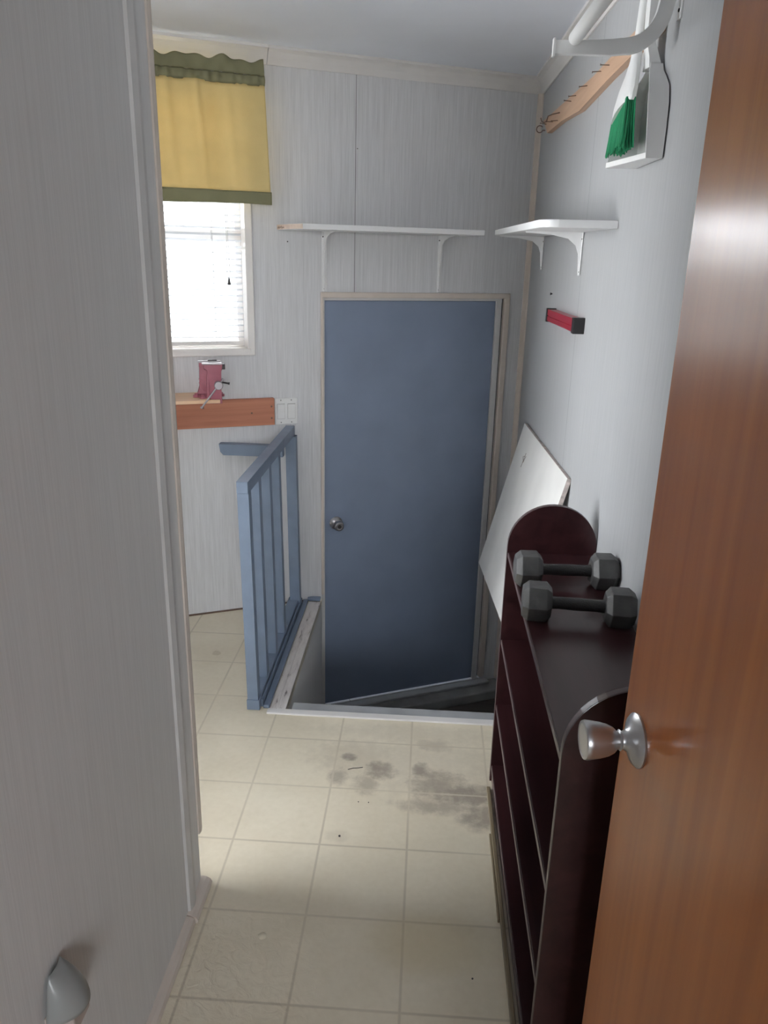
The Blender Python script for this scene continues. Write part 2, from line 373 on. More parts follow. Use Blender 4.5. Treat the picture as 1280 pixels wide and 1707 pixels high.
M_greyedge = mat('grey_painted_edge', (0.32, 0.33, 0.34), 0.5, var=0.1, vscale=10)
M_board = mat('white_board_face', (0.78, 0.77, 0.74), 0.45, var=0.05, vscale=6)
M_boardedge = mat('chipped_board_edge', (0.50, 0.44, 0.41), 0.7, var=0.3, vscale=60)
M_beigeplate = mat('beige_outlet_plate', (0.42, 0.36, 0.33), 0.5)
M_nlshade = mat('night_light_shade', (0.33, 0.34, 0.33), 0.3, transl=0.2)

def worn_mat():
    m = bpy.data.materials.new('worn_white_strip'); m.use_nodes = True; nt = m.node_tree; N = nt.nodes; L = nt.links
    b = N['Principled BSDF']; b.inputs['Roughness'].default_value = 0.7
    g = N.new('ShaderNodeNewGeometry')
    mp = N.new('ShaderNodeMapping'); mp.inputs['Scale'].default_value = (60, 9, 30); L.new(g.outputs['Position'], mp.inputs['Vector'])
    n = N.new('ShaderNodeTexNoise'); n.inputs['Scale'].default_value = 1.0; n.inputs['Detail'].default_value = 6; n.inputs['Roughness'].default_value = 0.7; L.new(mp.outputs[0], n.inputs['Vector'])
    cr = N.new('ShaderNodeValToRGB'); e = cr.color_ramp.elements
    e[0].position = 0.33; e[0].color = (0.10, 0.08, 0.075, 1); e[1].position = 0.42; e[1].color = (0.58, 0.54, 0.52, 1)
    k = cr.color_ramp.elements.new(0.7); k.color = (0.70, 0.67, 0.64, 1)
    L.new(n.outputs['Fac'], cr.inputs[0]); L.new(cr.outputs[0], b.inputs['Base Color'])
    bp = N.new('ShaderNodeBump'); bp.inputs['Strength'].default_value = 0.6; bp.inputs['Distance'].default_value = 0.002
    L.new(n.outputs['Fac'], bp.inputs['Height']); L.new(bp.outputs[0], b.inputs['Normal'])
    return m
M_worn = worn_mat()

# ------------------------------------------------------------------ the setting
CEIL = 2.28
ca, sa = math.cos(BA), math.sin(BA)
def back_y(x): return 3.72 + (x-0.446)*math.tan(BA)
def right_x(y): return 0.446 + (3.72-y)*0.0257
XW = -1.72                                           # far left wall of the side room
YF = -2.7                                            # wall behind the camera
STY = 2.347                                          # nose of the stair well
# floor: everything but the stair well
m = MB()
m.prism([(XW, YF), (2.0, YF), (2.0, 0.16), (right_x(0.16)+.02, 0.16), (right_x(STY), STY), (-0.459, STY), (-0.459, back_y(-0.459)), (XW, back_y(XW))], 'z', -0.03, 0.0)
tag(m.build('floor', M_floor), kind='structure')
m = MB()
m.prism([(XW, YF), (2.0, YF), (2.0, 0.2), (right_x(0.2)+.05, 0.2), (0.446, 3.72), (XW, back_y(XW))], 'z', CEIL, CEIL+0.05)
tag(m.build('ceiling', M_ceil), kind='structure')

# back wall with openings for window and door (local frame of the wall)
WS0, WS1, WZ0, WZ1 = -2.03, -1.292, 1.165, 2.13      # window opening
DS0, DS1, DZ0, DZ1 = -0.990, -0.116, -0.585, 1.388   # door frame opening
SL = (XW-0.446)/ca                                   # left end of wall
m = MB()
TH = 0.12; ZB = -0.72
m.box(SL, WS0, 0, TH, ZB, CEIL); m.box(WS0, WS1, 0, TH, ZB, WZ0); m.box(WS0, WS1, 0, TH, WZ1, CEIL)
m.box(WS1, DS0, 0, TH, ZB, CEIL); m.box(DS0, DS1, 0, TH, DZ1, CEIL); m.box(DS0, DS1, 0, TH, ZB, DZ0)
m.box(DS1, 0.0, 0, TH, ZB, CEIL)
tag(m.build('wall_back', M_backwall, mw=MB_BACK), kind='structure')
# right wall
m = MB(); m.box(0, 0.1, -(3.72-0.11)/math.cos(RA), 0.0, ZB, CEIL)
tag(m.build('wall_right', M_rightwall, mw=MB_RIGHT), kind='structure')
# partition on the left between hall and side room
PX = -0.528
m = MB(); m.box(PX-0.10, PX, 0.12, 1.548, 0, CEIL)
tag(m.build('wall_left', M_leftwall), kind='structure')
# side room walls and the room behind the camera
m = MB()
m.box(XW-0.1, XW, YF, 0.28, 0, CEIL); m.box(XW-0.1, XW, 1.78, back_y(XW), 0, CEIL); m.box(XW-0.1, XW, 0.28, 1.78, 0, 0.35); m.box(XW-0.1, XW, 0.28, 1.78, 2.05, CEIL)
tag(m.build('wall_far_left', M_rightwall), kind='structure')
m = MB()
m.box(XW, 0.10, YF-0.1, YF, 0, CEIL); m.box(1.40, 2.0, YF-0.1, YF, 0, CEIL); m.box(0.10, 1.40, YF-0.1, YF, 0, 0.98); m.box(0.10, 1.40, YF-0.1, YF, 2.18, CEIL)
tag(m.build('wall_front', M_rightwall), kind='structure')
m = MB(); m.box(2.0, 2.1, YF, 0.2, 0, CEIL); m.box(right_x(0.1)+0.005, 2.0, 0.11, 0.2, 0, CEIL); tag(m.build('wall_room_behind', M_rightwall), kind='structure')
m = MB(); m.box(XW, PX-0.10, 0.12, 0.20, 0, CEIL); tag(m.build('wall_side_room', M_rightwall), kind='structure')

# ------------------------------------------------------------------ stair well
m = MB(); m.box(-0.519, -0.459, STY, back_y(-0.48), -0.72, -0.03); tag(m.build('wall_stair_left', M_leftwall), kind='structure')
m = MB(); m.box(-0.459, right_x(2.37), STY, STY+0.018, -0.20, -0.022); m.box(-0.459, right_x(2.37), STY+0.0, STY+0.018, -0.72, -0.20)
tag(m.build('wall_stair_riser', M_stairfloor), kind='structure')
st = thing('stairs', 'dark steps descending from the floor opening to the blue door', 'stairs', T(0, STY+0.02, -0.66))
m = MB(); m.box(-0.457, 0.475, 0, 0.27, 0.43, 0.46, 0.004); m.build('tread', M_stairfloor, st)
m = MB(); m.box(-0.457, 0.470, 0.25, 0.27, 0.22, 0.43); m.build('riser', M_stairfloor, st)
m = MB(); m.box(-0.457, 0.470, 0.25, 0.54, 0.20, 0.23, 0.004); m.build('tread', M_stairfloor, st)
m = MB(); m.box(-0.457, 0.465, 0.52, 0.54, 0.0, 0.20); m.build('riser', M_stairfloor, st)
m = MB(); m.prism([(-0.459, STY+0.5), (right_x(2.9)-.002, STY+0.5), (0.444, 3.715), (-0.459, back_y(-0.459)-.002)], 'z', -0.72, -0.655)
tag(m.build('floor_landing', M_stairfloor), kind='structure')
# threshold board in front of the blue door
t_ = thing('threshold', 'worn grey threshold board along the foot of the blue door', 'threshold', MB_BACK @ T(-0.55, -0.09, -0.655))
m = MB(); m.box(-0.41, 0.53, -0.03, 0.088, 0, 0.055, 0.008); m.build('sill_board', M_thresh, t_)
m = MB(); m.box(-0.41, 0.47, 0.040, 0.088, 0.055, 0.068, 0.003); m.build('metal_strip', M_greyedge, t_)

# trims of the stair well
m = MB(); m.box(-0.522, right_x(2.36)-0.001, STY-0.012, STY+0.018, -0.022, 0.006, 0.002)
tag(m.build('trim_1', M_crown), kind='structure')
m = MB(); m.box(-0.44, right_x(2.4)-0.001, STY+0.018, STY+0.075, -0.03, -0.002, 0.003)
tag(m.build('trim_2', M_greyedge), kind='structure')
m = MB(); m.box(-0.516, -0.459, STY+0.02, back_y(-0.50)-0.03, -0.03, 0.004, 0.002); m.box(-0.495, -0.490, STY+0.02, 3.22, 0.003, 0.0065)
tag(m.build('trim_3', M_worn), kind='structure')
# a thin baseboard along the right wall in the well
m = MB(); m.box(-0.008, 0, -0.75, -0.03, -0.655, -0.60, 0.002); tag(m.build('baseboard_well', M_thresh, mw=MB_RIGHT), kind='structure')

# crown moulding
def crown(L0, L1, axis, mw, name, h=0.058, d=0.045):
    m = MB(); pts = []
    prof = [(0, -h), (0.006, -h), (0.010, -h+0.008), (0.016, -h*0.62), (0.028, -h*0.32), (d-0.006, -0.012), (d, -0.010), (d, 0), (0, 0)]
    if axis == 'x': m.prism([(-p[0], CEIL+p[1]) for p in prof], 'x', L0, L1)
    else: m.prism([(-p[0], CEIL+p[1]) for p in prof], 'y', L0, L1)
    tag(m.build(name, M_crown, mw=mw), kind='structure')
crown(SL+0.02, -1.20, 'x', MB_BACK, 'trim_4'); crown(-1.1985, 0.0, 'x', MB_BACK, 'trim_5')
crown(-3.5, -0.02, 'y', MB_RIGHT, 'trim_6')
# corner strip
m = MB(); m.prism([(0, 0), (-0.026, 0), (-0.026, -0.006), (-0.010, -0.012), (-0.010, -0.030), (0, -0.030)], 'z', -0.6, CEIL-0.055, m=None)
tag(m.build('trim_7', M_trimbeige, mw=MB_BACK), kind='structure')
# partition trims: seam cover, end corner strip, baseboards
m = MB(); m.prism([(PX, 1.440), (PX+0.006, 1.443), (PX+0.010, 1.462), (PX+0.007, 1.482), (PX, 1.486)], 'z', 0.012, CEIL); tag(m.build('trim_8', M_trimgrey), kind='structure')
m = MB(); m.prism([(PX-0.10, 1.548), (PX+0.004, 1.548), (PX+0.006, 1.560), (PX+0.003, 1.574), (PX-0.10, 1.574)], 'z', 0.16, CEIL); tag(m.build('trim_9', M_trimbeige), kind='structure')
bb = struct_empty('baseboard_left', T(PX, 1.0, 0))
prof = [(0, 0), (0.020, 0), (0.0215, 0.008), (0.018, 0.017), (0.010, 0.022), (0, 0.024)]
m = MB(); m.prism(prof, 'y', -0.85, 0.427); m.build('moulding', M_trimbeige, bb)
prof2 = [(p[0]*1.25, p[1]) for p in prof]
m = MB(); m.prism(prof2, 'y', 0.430, 0.556); m.build('moulding', M_trimbeige, bb)
# thin dark joint line at the foot of the angled wall (dirt in the gap)
m = MB(); m.box(SL+0.05, -1.02, -0.006, 0.0, 0.0, 0.006); tag(m.build('baseboard_back', M_rust, mw=MB_BACK), kind='structure')

# window: frame, sash, glass
win = struct_empty('window_1', TB(-1.66, 0, 1.16))
wx0, wx1, wz0, wz1 = WS0+1.66, WS1+1.66, WZ0-1.16, WZ1-1.16
m = MB()   # inner casing
m.box(wx0-0.018, wx0+0.012, -0.010, 0.10, wz0-0.018, wz1+0.018, 0.003); m.box(wx1-0.012, wx1+0.018, -0.010, 0.10, wz0-0.018, wz1+0.018, 0.003)
m.box(wx0, wx1, -0.012, 0.10, wz0-0.018, wz0+0.010, 0.003); m.box(wx0, wx1, -0.010, 0.10, wz1-0.010, wz1+0.018, 0.003)
m.build('window_frame', M_winframe, win)
m = MB()
for (a, b_) in ((wx0+0.012, wx0+0.037), (wx1-0.037, wx1-0.012)): m.box(a, b_, 0.070, 0.095, wz0+0.010, wz1-0.010, 0.002)
for (a, b_) in ((wz0+0.010, wz0+0.035), (wz1-0.035, wz1-0.010), (0.435, 0.475)): m.box(wx0+0.012, wx1-0.012, 0.070, 0.095, a, b_, 0.002)
m.build('sash', M_winframe, win)
m = MB(); m.box(wx0+0.03, wx1-0.03, 0.081, 0.084, wz0+0.03, wz1-0.03); m.build('pane', M_glass, win)

# made-up window behind the camera, added to let the fill light in
w2 = struct_empty('added_rear_window', T(0.75, YF, 0.98))
m = MB()
m.box(-0.65, -0.61, -0.06, 0.01, 0, 1.2); m.box(0.61, 0.65, -0.06, 0.01, 0, 1.2); m.box(-0.65, 0.65, -0.06, 0.01, 0, 0.04); m.box(-0.65, 0.65, -0.06, 0.01, 1.16, 1.2)
m.build('window_frame', M_winframe, w2)
m = MB(); m.box(-0.63, 0.63, -0.04, -0.036, 0.02, 1.18); m.build('pane', M_glass, w2)

# unseen side room window, made up to brighten the hall from the left
w3 = struct_empty('added_side_window', T(XW, 0.28, 0.35))
m = MB()
m.box(-0.08, 0.01, 0, 0.04, 0, 1.7); m.box(-0.08, 0.01, 1.46, 1.50, 0, 1.7); m.box(-0.08, 0.01, 0, 1.50, 0, 0.04); m.box(-0.08, 0.01, 0, 1.50, 1.66, 1.7); m.box(-0.08, -0.02, 0.73, 0.77, 0, 1.7)
m.build('window_frame', M_winframe, w3)
m = MB(); m.box(-0.054, -0.050, 0.02, 1.48, 0.02, 1.68); m.build('pane', M_glass, w3)

# blue door in the angled wall
d1 = struct_empty('door_1', TB(-0.55, 0, -0.578))
def bl(s): return s+0.55
m = MB()
m.box(bl(-0.974), bl(-0.162), 0.004, 0.04, 0.0, 1.945, 0.0015); m.build('slab', M_blue, d1)
m = MB()   # jamb
m.box(bl(-0.990), bl(-0.975), -0.004, 0.10, -0.01, 1.950); m.box(bl(-0.160), bl(-0.1335), -0.004, 0.10, -0.01, 1.952, 0.001)
m.box(bl(-0.990), bl(-0.134), -0.003, 0.10, 1.9465, 1.957)
m.build('jamb', M_trimgrey, d1)
m = MB(); m.box(bl(-0.1335), bl(-0.122), 0.012, 0.05, 0, 1.955); m.build('gap_seal', M_black, d1)
m = MB()   # casing
m.box(bl(-0.122), bl(-0.094), -0.010, 0.012, 0.0, 1.980, 0.003); m.box(bl(-0.990), bl(-0.094), -0.010, 0.0, 1.957, 1.980, 0.003)
m.box(bl(-0.992), bl(-0.980), -0.009, 0.0, 0.60, 1.980, 0.002)
m.build('casing', M_trimbeige, d1)
k1 = MB()
k1.lathe([(0.030, 0), (0.031, 0.003), (0.025, 0.009), (0.013, 0.013), (0.011, 0.024), (0.016, 0.030), (0.0225, 0.040), (0.0235, 0.048), (0.021, 0.057), (0.016, 0.060), (0.012, 0.0595), (0.0, 0.0595)], (bl(-0.920), 0.004, 0.950), (0, -1, 0), 28)
kb = k1.build('door_knob', M_steel, d1, smooth=True)
m = MB(); m.lathe([(0.009, 0), (0.009, 0.002), (0, 0.002)], (bl(-0.920), -0.055, 0.950), (0, -1, 0), 16); m.box(bl(-0.920)-0.001, bl(-0.920)+0.001, -0.0585, -0.0565, 0.944, 0.956); m.build('keyhole', M_dark, kb)

# open orange door by the camera
d2 = struct_empty('door_2', T(0.30, 0.972, 0.0) @ Matrix.Rotation(math.radians(4.5), 4, 'Z'))
m = MB(); m.box(0.0, 0.035, -0.76, 0, 0.012, 1.945, 0.0012); m.build('slab', M_odoor, d2)
m = MB(); m.box(0.001, 0.034, 0.0, 0.0015, 0.013, 1.944); m.build('edge_band', M_odooredge, d2)
kprof = [(0.0365, 0), (0.037, 0.003), (0.033, 0.007), (0.026, 0.010), (0.0165, 0.014), (0.0125, 0.020), (0.0120, 0.023), (0.0145, 0.025), (0.0120, 0.027), (0.0125, 0.029),
         (0.0175, 0.034), (0.0215, 0.042), (0.0240, 0.052), (0.0262, 0.066), (0.0268, 0.071), (0.0258, 0.0745), (0.022, 0.0755), (0.0215, 0.0745), (0, 0.0745)]
m = MB(); m.lathe(kprof, (0.0, -0.057, 0.925), (-1, 0, 0), 40); m.build('door_knob', M_knobsteel, d2, smooth=True)
m = MB(); m.lathe(kprof, (0.035, -0.057, 0.925), (1, 0, 0), 40); m.build('door_knob', M_knobsteel, d2, smooth=True)
# hinge jamb of the orange door
m = MB(); m.box(0.36, right_x(0.2)-0.001, 0.10, 0.205, 0, CEIL-0.06); tag(m.build('trim_10', M_trimgrey), kind='structure')

# ------------------------------------------------------------------ window dressing
bl_ = thing('mini_blind', 'white horizontal slat blind hanging in the window', 'blind', TB(-1.66, 0, 1.16))
m = MB(); m.box(wx0+0.016, wx1-0.016, 0.018, 0.048, wz1-0.045, wz1-0.012, 0.002); m.build('head_rail', M_plastic, bl_)
m = MB()
zz = wz0+0.055; tilt = math.radians(-17)
while zz < wz1-0.05:
    mm = T(0, 0.033, zz) @ Matrix.Rotation(tilt, 4, 'X')
    L_ = wx1-0.018; L0 = wx0+0.018
    ws = 0.0125
    ringA = [(L0, -ws, -0.0015), (L0, 0, 0.0015), (L0, ws, -0.0015), (L0, ws, -0.0021), (L0, 0, 0.0009), (L0, -ws, -0.0021)]
    ringB = [(L_, p_[1], p_[2]) for p_ in ringA]
    m.loft([ringA, ringB], m=mm)
    zz += 0.0235
tag(m.build('slats', M_slat, bl_), kind=None)
m = MB(); m.box(wx0+0.018, wx1-0.018, 0.022, 0.044, wz0+0.022, wz0+0.038, 0.004); m.build('bottom_rail', M_winframe, bl_)
for sx_ in (wx0+0.10, wx1-0.135):
    for yy in (0.0195, 0.0465):
        m = MB(); m.tube([(sx_, yy, wz0+0.03), (sx_, yy, wz1-0.03)], 0.0008, 5); m.build('ladder_cord', M_trimgrey, bl_)
cx_ = wx1-0.078
m = MB()
m.tube([(cx_-0.004, 0.010, wz1-0.04), (cx_-0.003, 0.009, 0.42), (cx_-0.006, 0.008, 0.305), (cx_+0.001, 0.008, 0.290)], 0.0010, 6)
m.tube([(cx_+0.002, 0.010, wz1-0.04), (cx_+0.003, 0.009, 0.42), (cx_+0.006, 0.008, 0.31), (cx_+0.001, 0.008, 0.290)], 0.0010, 6)
pc = m.build('pull_cord', M_trimgrey, bl_)
m = MB(); m.lathe([(0.002, 0), (0.0035, 0.004), (0.0065, 0.022), (0.0065, 0.026), (0, 0.026)], (cx_+0.001, 0.008, 0.292), (0, 0, -1), 14); m.build('cord_tassel', M_dark, pc, smooth=True)

# valance
VR = 0.436                                            # right end, relative to its origin at s = -1.66
val = thing('valance', 'short yellow curtain with olive green header and hem over the window', 'curtain', TB(-1.66, 0, 1.72))
def cloth(u, v, z0, z1, flare0, flare1, amp, kf):
    # u along width 0..1, v upwards
    z = z0 + (z1-z0)*v
    s0 = -0.46; s1 = VR + flare0*(1-v) + flare1*v
    s = s0 + (s1-s0)*u
    y = -0.068 + amp*(math.sin(u*31+0.6) * 0.6 + math.sin(u*17+1.3+v*0.5)*0.6 + math.sin(u*53)*0.25)
    return s, y, z
FOLDS = [(0.60, 0.010, 0.018), (0.72, 0.008, 0.012), (0.84, 0.007, 0.02), (0.30, 0.010, 0.02), (0.14, 0.01, 0.02), (0.48, 0.008, 0.015)]
def body(u, v):
    z = 0.052 + (0.418-0.052)*v
    s = -0.46 + (VR + 0.014*(1-v) + 0.46)*u
    y = -0.070 - 0.006*math.sin(u*19+1) - 0.004*math.sin(u*37)
    for (c, a, wd) in FOLDS: y -= a*math.exp(-((u-c-0.02*(1-v))/wd)**2)*(0.35+0.65*v)
    return (s, y, z)
m = MB(); m.grid(body, 160, 24); bd = m.build('cloth', M_yellow, val, smooth=True)
sm = bd.modifiers.new('s', 'SOLIDIFY'); sm.thickness = 0.0012
def hem(u, v):
    s, y, z = body(u, 0); s = -0.46 + (VR+0.018+0.46)*u
    return (s, y-0.001-0.002*math.sin(v*PI), 0.006 + 0.047*v + 0.003*math.sin(u*9)*(1-v))
m = MB(); m.grid(hem, 120, 5); o = m.build('hem', M_oliveclo, val, smooth=True)
sm = o.modifiers.new('s', 'SOLIDIFY'); sm.thickness = 0.003
def pocket(u, v):
    s = -0.46 + (VR+0.46)*u
    y = -0.070 - 0.010*math.sin(v*PI) - 0.0035*math.sin(u*95+math.sin(u*31)*2) - 0.002*math.sin(u*190)
    return (s, y, 0.414 + 0.036*v)
m = MB(); m.grid(pocket, 220, 6); o = m.build('rod_pocket', M_oliveclo, val, smooth=True)
sm = o.modifiers.new('s', 'SOLIDIFY'); sm.thickness = 0.002
def header(u, v):
    s = -0.46 + (VR+0.46)*u
    k_ = v*v
    y = -0.071 - k_*(0.010*math.sin(u*47+math.sin(u*15)*2)+0.008*math.sin(u*23+2)) - 0.003*math.sin(u*95)*(1-v)
    zt = 0.047 + 0.006*math.sin(u*38+1) + 0.004*math.sin(u*71)
    return (s, y, 0.450 + zt*v)
m = MB(); m.grid(header, 220, 7); o = m.build('ruffle_header', M_oliveclo, val, smooth=True)
sm = o.modifiers.new('s', 'SOLIDIFY'); sm.thickness = 0.0015
m = MB(); m.tube([(-0.46, -0.062, 0.432), (VR-0.006, -0.062, 0.432), (VR-0.003, -0.056, 0.432), (VR-0.003, 0.0, 0.432)], 0.0035, 8); m.build('curtain_rod', M_plastic, val)

# ------------------------------------------------------------------ shelves
def bracket(mb, depth, drop, w_=0.022, t=0.0016, screws=True, axis=1):
    """stamped steel shelf bracket: arm towards -y, leg down, ribbed; origin at the inner corner on the wall"""
    pts = [(0, 0), (-depth, 0), (-depth, -0.004), (-depth*0.55, -0.009), (-0.045, -0.020), (-0.020, -0.040), (-0.010, -drop*0.5), (-0.005, -drop), (0, -drop)]
    mb.prism(pts, 'x', -0.0016, 0.0016)                                   # web
    mb.box(-w_/2, w_/2, -0.002, 0, -drop, 0)                              # leg flange
    mb.box(-w_/2*0.9, w_/2*0.9, -depth, 0, -0.002, 0)                      # arm flange
sh = thing('wall_shelf', 'long white painted shelf above the blue door on two brackets', 'shelf', TB(-0.78, 0, 1.640), 'white shelves')
m = MB(); m.prism([(-0.391, -0.002), (-0.342, -0.22), (0.425, -0.22), (0.420, -0.002)], 'z', 0, 0.020, bev=0.0012); m.build('shelf_board', M_shelfwhite, sh)
e0 = Vector((-0.3914, -0.004, 0)); e1 = Vector((-0.3425, -0.2195, 0)); ed = (e1-e0); en = Vector((ed.y, -ed.x, 0)).normalized(); en = en if en.x < 0 else -en
def onend(u, z, k=0.0006): p_ = e0+ed*u+en*k; return (p_.x, p_.y, z)
m = MB(); m.loft([[onend(0.0, 0.0012, -0.0005), onend(0.0, 0.0188, -0.0005), onend(0.0, 0.0188), onend(0.0, 0.0012)], [onend(1.0, 0.0012, -0.0005), onend(1.0, 0.0188, -0.0005), onend(1.0, 0.0188), onend(1.0, 0.0012)]])
pt = m.build('bare_end', M_bare, sh); tag(pt, 'bare wood end with faded pencil scribble')
m = MB(); zz_ = [0.006, 0.013, 0.005, 0.012, 0.007, 0.014, 0.005, 0.011, 0.006, 0.010]
m.tube([onend(0.04+0.028*k, zz_[k], 0.001) for k in range(10)], 0.0008, 4)
m.build('pencil_mark', M_rust, pt)
for s_ in (-0.195, 0.328):
    m = MB(); bracket(m, 0.155, 0.235)
    br = m.build('bracket', M_shelfwhite, sh); br.location = (s_, 0, 0)
    for (a, z_) in ((-0.006, -0.02), (0.006, -0.02), (0, -0.225)):
        m = MB(); m.lathe([(0.003, 0), (0.002, 0.0015), (0, 0.0015)], (a, -0.002, z_), (0, -1, 0), 10)
        m.build('screw', M_dark, br)

sh2 = thing('wall_shelf', 'short white shelf with rounded front corner on the right wall', 'shelf', MB_RIGHT @ T(-0.002, -1.5325, 1.628) @ Matrix.Rotation(math.radians(0.65), 4, 'X'), 'white shelves')
m = MB()
pts = [(0, 0), (-0.155, 0)]
for k in range(7): a = PI/2*k/6; pts.append((-0.155-0.045*math.sin(a), 0.045-0.045*math.cos(a)))
for k in range(7): a = PI/2*k/6; pts.append((-0.155-0.045*math.cos(a), 1.205+0.045*math.sin(a)))
pts.append((0, 1.25))
m.prism(pts, 'z', 0, 0.020, bev=0.002); m.build('shelf_board', M_shelfwhite, sh2, smooth=True)
for y_ in (0.43, 1.19):
    m = MB(); bracket(m, 0.18, 0.13)
    br = m.build('bracket', M_shelfwhite, sh2); br.matrix_basis = T(0, y_, 0) @ Matrix.Rotation(-PI/2, 4, 'Z')
    for (a, z_) in ((0.004, -0.02), (0.0, -0.12)):
        m = MB(); m.lathe([(0.003, 0), (0.002, 0.0015), (0, 0.0015)], (a, -0.002, z_), (0, -1, 0), 10)
        m.build('screw', M_dark, br)
    m = MB(); m.box(-0.0125, -0.0105, -0.012, 0.0, -0.03, 0.0); m.build('edge_clip', M_dark, br)
# ------------------------------------------------------------------ light switch, workbench, vise
sw = thing('light_switch', 'white double rocker switch plate beside the workbench board', 'light switch', TB(-1.1475, 0, 0.9065))
m = MB(); m.box(-0.0505, 0.0505, -0.006, 0, -0.0575, 0.0575, 0.003); m.build('switch_plate', M_white, sw)
for x_ in (-0.023, 0.023):
    m = MB(); m.box(x_-0.0172, x_+0.0172, -0.0075, -0.005, -0.0335, 0.0335, 0.0008); fr = m.build('rocker_frame', M_trimgrey, sw)
    m = MB(); m.prism([(-0.006, -0.031), (-0.0085, -0.031), (-0.0075, 0), (-0.0115, 0.031), (-0.006, 0.031)], 'x', x_-0.0155, x_+0.0155); m.build('rocker', M_white, fr)
for x_ in (-0.023, 0.023):
    for z_ in (-0.048, 0.048):
        m = MB(); m.lathe([(0.0028, 0), (0.002, 0.001), (0, 0.001)], (x_, -0.006, z_), (0, -1, 0), 10)
        m.build('screw', M_thresh, sw)

wb = thing('wall_bench', 'small wall mounted wooden bench shelf with red brown front board under the window', 'workbench', TB(-1.6, 0, 0.853))
m = MB(); m.box(-0.45, 0.398, -0.022, 0, 0, 0.115, 0.002); m.build('front_board', M_fascia, wb)
m = MB(); m.box(-0.45, 0.145, -0.195, 0, 0.134, 0.148, 0.002); m.build('bench_top', M_benchtop, wb)
m = MB(); m.box(-0.45, 0.10, -0.022, 0, 0.1155, 0.1335, 0.001); m.build('cleat', M_fascia, wb)
for (x_, z_) in ((0.10, 0.085), (0.30, 0.055), (0.385, 0.03), (0.385, 0.08)):
    m = MB(); m.lathe([(0.004, 0), (0.004, 0.0006), (0, 0.0006)], (x_, -0.022, z_), (0, -1, 0), 10)
    m.build('knot', M_rust, wb)

# bench vise: origin at the base on the bench top; local x along the wall, -y to the room
vi = thing('bench_vise', 'small faded red bench vise clamped on the bench under the window', 'vise', TB(-1.480, 0.140, 1.0015) @ Matrix.Rotation(math.radians(-6), 4, 'Z') @ Matrix.Scale(0.86, 4))
m = MB()
m.lathe([(0.040, 0), (0.042, 0.006), (0.038, 0.014), (0.028, 0.020), (0.026, 0.034)], (-0.022, 0.025, 0), (0, 0, 1), 28)
for (x_, y_) in ((-0.068, 0.015), (-0.040, -0.022), (0.045, 0.03)):
    m.lathe([(0.015, 0), (0.015, 0.010), (0.008, 0.012), (0.008, 0.018), (0, 0.018)], (x_, y_, 0), (0, 0, 1), 14)
    m.box(min(x_, -0.02), max(x_, -0.02), y_-0.008, y_+0.012, 0, 0.010, 0.002)
m.build('swivel_base', M_vise, vi, smooth=True)
m = MB()   # fixed body at the back
m.prism([(-0.052, 0.045), (-0.050, 0.10), (-0.048, 0.140), (0.010, 0.140), (0.010, 0.030), (-0.030, 0.026)], 'y', -0.002, 0.050, bev=0.004)
m.prism([(-0.062, 0.018), (-0.052, 0.048), (0.0, 0.048), (0.0, 0.018)], 'y', 0.000, 0.05, bev=0.003)
m.box(-0.050, 0.040, -0.002, 0.035, 0.136, 0.158, 0.003)
for z_ in (0.052, 0.070): m.prism([(-0.054, z_+0.014), (-0.054, z_+0.020), (-0.006, z_-0.006), (-0.006, z_-0.012)], 'y', -0.0055, 0.0)
m.build('fixed_jaw', M_vise, vi, smooth=True)
m = MB()   # moving jaw in front
m.prism([(-0.010, -0.020), (-0.008, 0.13), (-0.030, 0.136), (-0.032, 0.156), (0.052, 0.156), (0.050, 0.134), (0.042, 0.128), (0.043, 0.06), (0.045, -0.020)], 'y', -0.055, -0.022, bev=0.004)
m.prism([(-0.022, 0.0), (-0.018, 0.128), (-0.006, 0.128), (-0.006, 0.0)], 'y', -0.044, -0.026, bev=0.002)
m.box(-0.004, 0.036, -0.030, 0.04, 0.040, 0.075, 0.004)
m.build('moving_jaw', M_vise, vi, smooth=True)
m = MB(); m.box(-0.038, 0.050, -0.058, -0.018, 0.1565, 0.163, 0.001); m.build('jaw_plate', M_visesteel, vi)
m = MB(); m.box(-0.054, 0.046, -0.006, 0.010, 0.1585, 0.168, 0.001); m.build('jaw_plate', M_visesteel, vi)
m = MB(); m.box(0.048, 0.064, -0.050, -0.015, 0.134, 0.158, 0.002); m.box(-0.010, 0.030, -0.012, 0.004, 0.168, 0.173, 0.001); m.build('jaw_side', M_dark, vi)
m = MB(); m.lathe([(0.012, 0), (0.012, 0.02), (0.018, 0.024), (0.020, 0.045), (0.017, 0.052), (0, 0.052)], (0.030, -0.045, 0.068), (0, -1, 0), 20); sc = m.build('screw_head', M_visesteel, vi, smooth=True)
m = MB()
c0 = Vector((0.030, -0.083, 0.068)); dr = Vector((-0.62, 0, -0.78))
m.tube([c0 - dr*0.030, c0 + dr*0.125], 0.0042, 10); m.lathe([(0.006, 0), (0.007, 0.004), (0.006, 0.008), (0, 0.008)], c0 + dr*0.123, dr, 12); m.lathe([(0.006, 0), (0.007, 0.004), (0.006, 0.008), (0, 0.008)], c0 - dr*0.036, dr, 12)
m.build('handle_bar', M_visesteel, sc, smooth=True)
m = MB(); m.tube([(0.038, -0.045, 0.078), (0.076, -0.055, 0.072)], 0.0040, 10); m.lathe([(0.0055, 0), (0.0055, 0.006), (0, 0.006)], (0.075, -0.055, 0.072), (1, -.1, -.1), 10); m.build('lock_lever', M_dark, vi, smooth=True)

